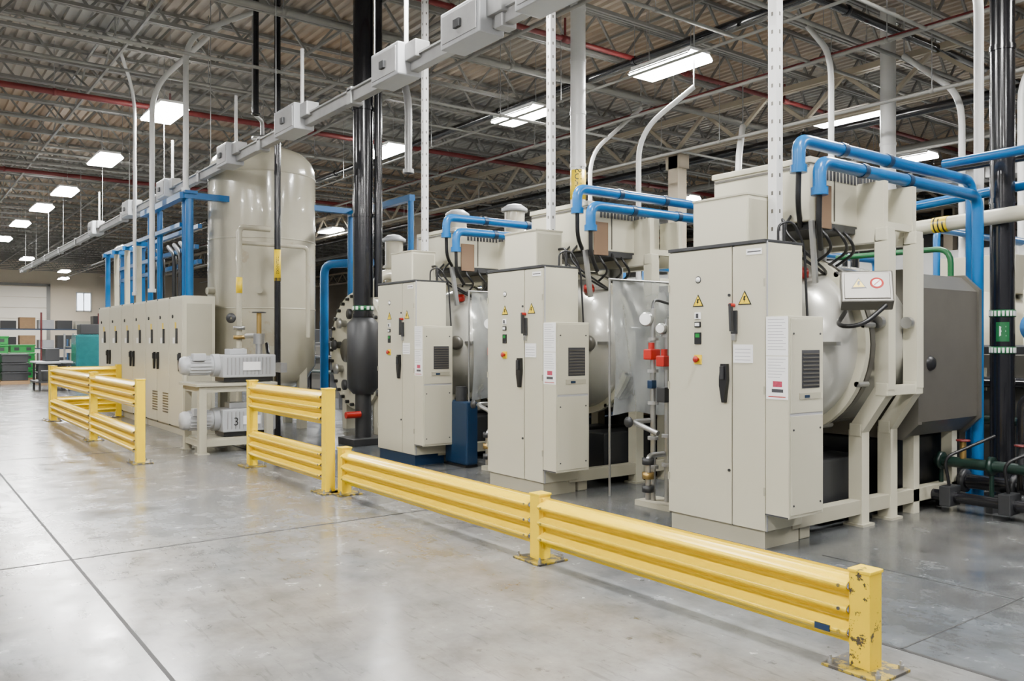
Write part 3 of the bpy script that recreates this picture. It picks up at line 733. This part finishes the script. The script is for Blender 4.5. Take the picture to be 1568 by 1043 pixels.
b.tube(fillet([(-3.25, 8.1, .22), (-3.25, 8.1, 1.05), (-2.4, 8.1, 1.1)], .12), .05, blackpipe, 14)
b.tube(fillet([(-3.0, 8.3, .2), (-3.0, 8.3, .8), (-2.9, 9.0, .8)], .12), .06, blackpipe, 14)
b.rev([(0, -.05), (.09, -.05), (.09, .05), (0, .05)], (-2.95, 8.0, 1.0), (0, 1, 0), blued, 20)
b.finish()
b = MB('receiver_tank')
rx, ry = -3.72, 10.95
b.rev([(0, .5), (.4, .52), (.62, .7), (.62, 2.3), (.52, 2.55), (.25, 2.68), (0, 2.7)], (rx, ry, 0), (0, 0, 1), cream, 40)
for a in (.5, 2.6, 4.7): b.cyl((rx+.45*math.cos(a), ry+.45*math.sin(a), 0), (rx+.45*math.cos(a), ry+.45*math.sin(a), .75), .04, cream2)
b.rev([(0, .12), (.14, .12), (.14, .08), (.09, .08), (.09, 0)], (rx-.3, ry-.54, 1.7), (-.5, -.86, 0), blue, 24)
b.cyl((rx, ry, 2.66), (rx, ry, 3.2), .06, red)
b.finish()

# ------------------------------------------------------------------ tall storage tank
b = MB('vertical_gas_tank')
x, y, R = -14.77, 5.40, .93
prof = [(0, .62), (.5, .68), (R*.85, .85), (R, 1.1), (R, 4.45), (R*.985, 4.6), (R*.93, 4.74), (R*.8, 4.87), (R*.6, 4.96), (R*.3, 5.01), (0, 5.02)]
b.rev(prof, (x, y, 0), (0, 0, 1), creamtank, 64)
for z in (2.1, 3.3, 4.45): b.rev([(R, -.014), (R+.008, -.005), (R+.008, .005), (R, .014)], (x, y, z), (0, 0, 1), cream2, 64)
for a in (.6, 2.2, 3.8, 5.3): b.box(-.07, .07, -.07, .07, 0, 1.2, cream2, M=Matrix.Translation((x+.82*math.cos(a), y+.82*math.sin(a), 0)))
b.rev([(.12, 0), (.12, .18), (.19, .18), (.19, .23), (0, .23)], (x, y, 4.98), (0, 0, 1), steel, 24)
b.tube(fillet([(x, y, 5.2), (x, y, 5.5), (x+.4, y-.3, 5.5), (x+.4, y-.3, 7.46)], .12), .035, galv, 10)
for a in (-.4, -1.4):
    q = Vector((math.cos(a), math.sin(a), 0)); b.cyl(Vector((x, y, 2.4))+q*(R-.02), Vector((x, y, 2.4))+q*(R+.12), .06, cream2)
b.finish()
b = MB('tank_side_piping')
b.tube(fillet([(-13.2, 4.45, .05), (-13.2, 4.45, 3.35), (-13.2, 4.95, 3.35)], .1), .045, creamtank, 12)
b.tube(fillet([(-13.2, 4.45, 3.1), (-13.2, 5.6, 3.1), (-13.2, 5.6, 1.6)], .1), .035, creamtank, 12)
for z in (1.6, 1.75, 1.4): b.rev([(.03, -.03), (.09, -.03), (.09, .03), (.03, .03)], (-13.2, 4.45, z), (0, 0, 1), brass if z == 1.6 else steel, 14)
b.rev([(.02, 0), (.08, 0), (.08, .02), (.02, .02)], (-13.12, 4.3, 1.9), (1, -1, 0), darkgrey, 16)
b.rev([(.047, 0), (.05, 0), (.05, .25), (.047, .25)], (-13.2, 4.45, 2.3), (0, 0, 1), labely, 14)
b.box(-12.85, -12.6, 4.9, 5.0, 1.05, 1.2, galv)
b.tube(fillet([(-12.6, 4.7, .05), (-12.6, 4.7, 1.3), (-12.8, 4.75, 1.5)], .12), .03, blackpipe, 10)
b.finish()

# ------------------------------------------------------------------ left cabinet bank
def bank(x0, x1, y, H):
    b = MB('electrical_cabinet'); yb_ = y+.50
    b.box(x0+.01, x1-.01, y+.02, yb_, 0, .12, cream2)
    b.box(x0, x1, y, yb_, .12, H, cream, .006)
    n = 3 if x1-x0 > 2.3 else 2; w_ = (x1-x0)/n
    for k in range(n):
        a = x0+k*w_
        b.box(a+.010, a+w_-.010, y-.02, y+.004, .14, H-.03, cream, .005)
        b.box(a-.006, a+.006, y-.015, y, .12, H, ink)
        swing_handle(b, a+(w_-.12 if k % 2 == 0 else .12), 1.2, y-.02)
        b.box(a+w_*.45, a+w_*.55, y-.024, y-.02, 1.75, 1.85, labely); b.box(a+w_*.3, a+w_*.45, y-.023, y-.02, 1.5, 1.6, white)
        b.cyl((a+w_*.3, y-.02, 1.95), (a+w_*.3, y-.035, 1.95), .03, black, 10)
        b.box(a+w_*.6, a+w_*.66, y-.05, y-.02, 1.5, 1.75, darkgrey, .005)
    return b
b = bank(-20.7, -18.42, 3.82, 2.28); b.finish()
b = bank(-18.4, -16.42, 3.82, 2.28); b.finish()
b = bank(-16.4, -14.0, 3.82, 2.28)
for q in (-15.9, -15.2):
    for k in range(8): b.box(q, q+.35, 3.795, 3.80, .32+k*.045, .345+k*.045, graybox)
b.box(-14.0, -13.99, 3.87, 4.27, .3, 2.15, cream2); b.finish()

b = MB('blue_pipe_rack')
b.beam((-14.3, 3.9, 3.95), (-14.3, 6.9, 3.95), .12, .1, blue); b.beam((-14.3, 3.9, 3.95), (-17.0, 3.9, 3.95), .12, .1, blue)
b.beam((-14.3, 3.9, 4.0), (-14.3, 4.1, 4.0), .2, .05, blue)
b.beam((-14.3, 6.9, 3.9), (-12.0, 6.9, 3.9), .1, .1, blue); b.cyl((-14.3, 6.9, 0), (-14.3, 6.9, 3.95), .05, blue); b.cyl((-12.05, 6.9, .02), (-12.05, 6.9, 3.9), .05, blue)
for x, r in ((-14.32, .065), (-14.6, .045), (-16.9, .05), (-16.2, .05)): b.cyl((x, 4.0, 2.29), (x, 4.0, 3.92), r, blue, 14)
for x in (-17.6, -18.6, -19.6, -20.5):
    b.beam((x, 3.95, 2.29), (x, 3.95, 3.45), .09, .09, cream2 if x != -20.5 else blue)
    b.beam((x, 4.25, 2.29), (x, 4.25, 3.45), .08, .08, blue)
    b.beam((x, 3.85, 3.45), (x, 4.3, 3.45), .1, .08, blue)
for z, yy in ((3.5, 3.95), (3.5, 4.25), (2.9, 4.25), (3.15, 4.2)): b.beam((-20.7, yy, z), (-14.6, yy, z), .07, .07, blue)
for x in (-15.0, -15.4, -15.8, -16.6, -17.2): b.tube(fillet([(x, 4.15, 2.29), (x, 4.15, 3.1), (x-.6, 4.2, 3.3)], .15), .04, black, 10)
b.finish()

# ------------------------------------------------------------------ vacuum pump stand
b = MB('vacuum_pump_skid')
X0, X1, Y0, Y1 = -12.35, -11.65, 3.42, 4.35
for x in (X0, X1):
    for yy in (Y0, Y1): b.box(x-.05, x+.05, yy-.05, yy+.05, 0, .92, cream2, .004); b.box(x-.08, x+.08, yy-.08, yy+.08, 0, .015, cream2)
for z in (.88, .14):
    for x in (X0, X1): b.box(x-.04, x+.04, Y0, Y1, z-.04, z+.04, cream2)
    for yy in (Y0, Y1): b.box(X0, X1, yy-.04, yy+.04, z-.04, z+.04, cream2)
b.box(X0-.08, X1+.08, Y0-.1, Y1+.1, .92, .96, cream2, .004)
b.box(X0, X1, Y0, Y1, .18, .2, cream2)
def pump(zb_):
    xc = -11.95
    b.box(xc-.22, xc+.24, 3.72, 4.48, zb_+.06, zb_+.38, ltgrey, .02)
    b.box(xc-.2, xc+.2, 3.75, 4.45, zb_, zb_+.06, black)
    for k in range(12): b.box(xc-.23, xc+.25, 3.78+k*.055, 3.795+k*.055, zb_+.1, zb_+.34, galv)
    b.box(xc-.1, xc+.12, 3.85, 4.1, zb_+.38, zb_+.46, ltgrey, .01)
    b.cyl((xc, 3.26, zb_+.23), (xc, 3.66, zb_+.23), .125, ltgrey, 28)
    b.rev([(0, -.05), (.11, -.04), (.13, 0), (.13, .03)], (xc, 3.26, zb_+.23), (0, 1, 0), ltgrey, 28)
    for k in range(18):
        a = k*2*math.pi/18; b.beam((xc+.13*math.cos(a), 3.32, zb_+.23+.13*math.sin(a)), (xc+.13*math.cos(a), 3.6, zb_+.23+.13*math.sin(a)), .012, .02, ltgrey)
    b.cyl((xc, 3.64, zb_+.23), (xc, 3.74, zb_+.23), .16, ltgrey, 28)
    b.box(xc+.02, xc+.16, 3.35, 3.52, zb_+.3, zb_+.4, ltgrey, .01)
    b.box(xc+.251, xc+.257, 4.0, 4.25, zb_+.16, zb_+.28, white)
    b.cyl((xc+.05, 4.3, zb_+.38), (xc+.05, 4.3, zb_+.58), .05, steel)
pump(.97); pump(.21)
def fnt(xx, yy): return (-11.95+.262, 3.9+xx, .21+.2+yy)
b.text('3', .16, fnt, black)
b.cyl((-11.9, 4.3, 1.5), (-11.9, 4.3, 1.65), .08, steel); b.rev([(.02, 0), (.1, 0), (.1, .015), (.02, .015)], (-11.9, 4.3, 1.95), (0, 0, 1), darkgrey, 18)
b.cyl((-11.9, 4.3, 1.65), (-11.9, 4.3, 1.95), .035, brass)
b.tube(fillet([(-11.9, 4.3, 1.6), (-12.3, 4.4, 1.62), (-12.7, 4.4, 1.62)], .1), .04, steel, 12)
b.finish()

b = MB('process_piping_cluster')
b.tube(fillet([(-14.9, 6.65, .0), (-14.9, 6.65, 3.0), (-14.0, 7.2, 3.0)], .2), .08, blue, 14)
b.tube(fillet([(-13.6, 7.1, .0), (-13.6, 7.1, 2.75), (-13.6, 9, 2.75)], .2), .09, creamtank, 14)
for x, yy, z in ((-13.9, 7.6, 3.4), (-12.8, 8.3, 3.8), (-11.2, 8.4, 3.7), (-10.4, 8.8, 3.5)):
    b.cyl((x, yy, 0), (x, yy, z), .17, creamtank, 24); b.rev([(.17, 0), (.22, 0), (.22, .05), (.12, .12), (0, .14)], (x, yy, z), (0, 0, 1), ltgrey, 24)
    b.cyl((x, yy, z-.5), (x, yy, z-.45), .2, cream2, 24)
b.box(-12.9, -12.3, 7.1, 7.5, 2.45, 2.9, ltgrey, .02); b.box(-12.2, -11.9, 7.1, 7.4, 2.6, 3.3, whitepipe, .01)
for k in range(7):
    yy = 7.2+.3*k; b.tube(fillet([(-14.9+.3*k, yy, .2), (-14.9+.3*k, yy, 2.2+.15*(k % 3)), (-12.5+.2*k, yy+.1, 2.2+.15*(k % 3))], .12), .035, [brass, steel, blackpipe, blue][k % 4], 10)
for k in range(9):
    b.cyl((-15.4+.6*k, 8.9, 0), (-15.4+.6*k, 8.9, 3.0+.2*(k % 2)), .035, [blackpipe, labely, blue, steel, blackpipe][k % 5], 10)
b.tube([(-17.2, 8.9, 2.9), (-10.5, 8.9, 2.9)], .05, brass); b.tube([(-17.2, 9.0, 2.6), (-10.5, 9.0, 2.6)], .05, blue)
b.box(-16.6, -15.7, 8.4, 9.2, 0, 2.1, graybox, .02); b.box(-17.6, -16.8, 8.2, 9.0, 0, 1.6, darkgrey, .02)
b.finish()
def backunit(x, y):
    b = MB('background_furnace')
    b.rev([(0, -.3), (.5, -.22), (.75, 0), (.75, 1.6), (0, 1.6)], (x, y, 1.5), (0, 1, 0), cream2, 32)
    b.box(x-.5, x+.5, y+.2, y+1.2, 2.2, 2.75, cream2, .01); b.box(x+.9, x+1.5, y-.5, y, 0, 2.2, cream, .01)
    for s in (-.6, .6): b.box(x+s-.06, x+s+.06, y+.2, y+1.5, 0, 1.1, darkgrey)
    b.tube(fillet([(x+.4, y-.1, 2.6), (x+.4, y-.1, 2.95), (x+.4, y+2.2, 2.95), (x+.4, y+2.2, .1)], .15), .06, blue, 12)
    b.tube(fillet([(x-.6, y+.3, .1), (x-.6, y+.3, 3.2), (x-.6, y+2.2, 3.2)], .15), .05, blue, 12)
    b.finish()
for x, yy in ((-8.3, 11.6), (-11.7, 11.7), (-15.4, 11.8), (-5.6, 12.2), (-19.5, 11.8)): backunit(x, yy)

# ------------------------------------------------------------------ far-left storage clutter
def bins(x, y, n, m=greenbr):
    b = MB('stacked_crates')
    b.box(x-.55, x+.55, y-.45, y+.45, 0, .12, wood)
    for k in range(n):
        z = .13+k*.32; b.box(x-.5, x+.5, y-.4, y+.4, z, z+.29, m, .01); b.box(x-.53, x+.53, y-.43, y+.43, z+.25, z+.30, m, .005)
        for q in (-.3, 0, .3): b.box(x+q-.08, x+q+.08, y-.405, y+.405, z+.08, z+.2, darkgrey)
        for q in (-.2, .2): b.box(x-.505, x+.505, y+q-.08, y+q+.08, z+.08, z+.2, darkgrey)
    b.finish()
bins(-36, 3.1, 5); bins(-37.2, 4.1, 4); bins(-33.5, 4.6, 2, darkgrey); bins(-34.8, 3.6, 3, darkgrey)
b = MB('wrapped_pallet'); b.box(-31.7, -30.6, 4.9, 6.0, 0, .14, wood); b.box(-31.65, -30.65, 4.95, 5.95, .15, 1.75, teal, .08); b.box(-31.5, -30.8, 5.1, 5.8, 1.75, 2.1, darkgrey, .03); b.finish()
b = MB('parts_rack')
for z in (.3, .8, 1.3):
    b.box(-34.6, -32.8, 5.2, 5.8, z, z+.04, galv)
    for k in range(5): b.box(-34.5+k*.35, -34.25+k*.35, 5.25, 5.7, z+.04, z+.3, [blue, darkgrey, cream2, black, ltgrey][k])
for x in (-34.6, -32.8):
    for yy in (5.2, 5.8): b.box(x-.03, x+.03, yy-.03, yy+.03, 0, 1.8, galv)
b.finish()
b = MB('storage_shelving')
for z in (.1, 1.1, 2.1):
    b.box(-50, -49, 1, 10, z, z+.06, blued)
    for k in range(10): b.box(-49.9, -49.1, 1.1+k*.85, 1.8+k*.85, z+.06, z+.45+.4*random.random(), [wood, ltgrey, darkgrey, cream2, black][k % 5])
for yy in (1, 3.6, 6.3, 9): b.box(-49.08, -49, yy-.04, yy+.04, 0, 3, redpipe)
b.finish()
b = MB('workbench'); b.box(-30.5, -29, 3.6, 4.6, .85, .9, ltgrey)
for x in (-30.4, -29.1):
    for yy in (3.7, 4.5): b.box(x-.03, x+.03, yy-.03, yy+.03, 0, .85, darkgrey)
b.box(-30.2, -29.5, 3.9, 4.3, .9, 1.3, darkgrey, .02); b.box(-30.3, -29.3, 3.8, 4.4, .3, .6, darkgrey, .02)
b.box(-30.5, -29, 3.6, 4.6, .25, .3, darkgrey); b.finish()

# ------------------------------------------------------------------ world + camera
wl = D.worlds.new('World'); SC.world = wl; wl.use_nodes = True
bg = wl.node_tree.nodes['Background']; bg.inputs[0].default_value = (.95, .97, 1, 1); bg.inputs[1].default_value = .38

cam = D.cameras.new('camera'); cam.lens = 29.4; cam.sensor_width = 36; cam.clip_end = 300
co = D.objects.new('camera', cam); SC.collection.objects.link(co)
co.location = (0, 0, 1.55); co.rotation_euler = (math.radians(90), 0, math.radians(53.3))
SC.camera = co
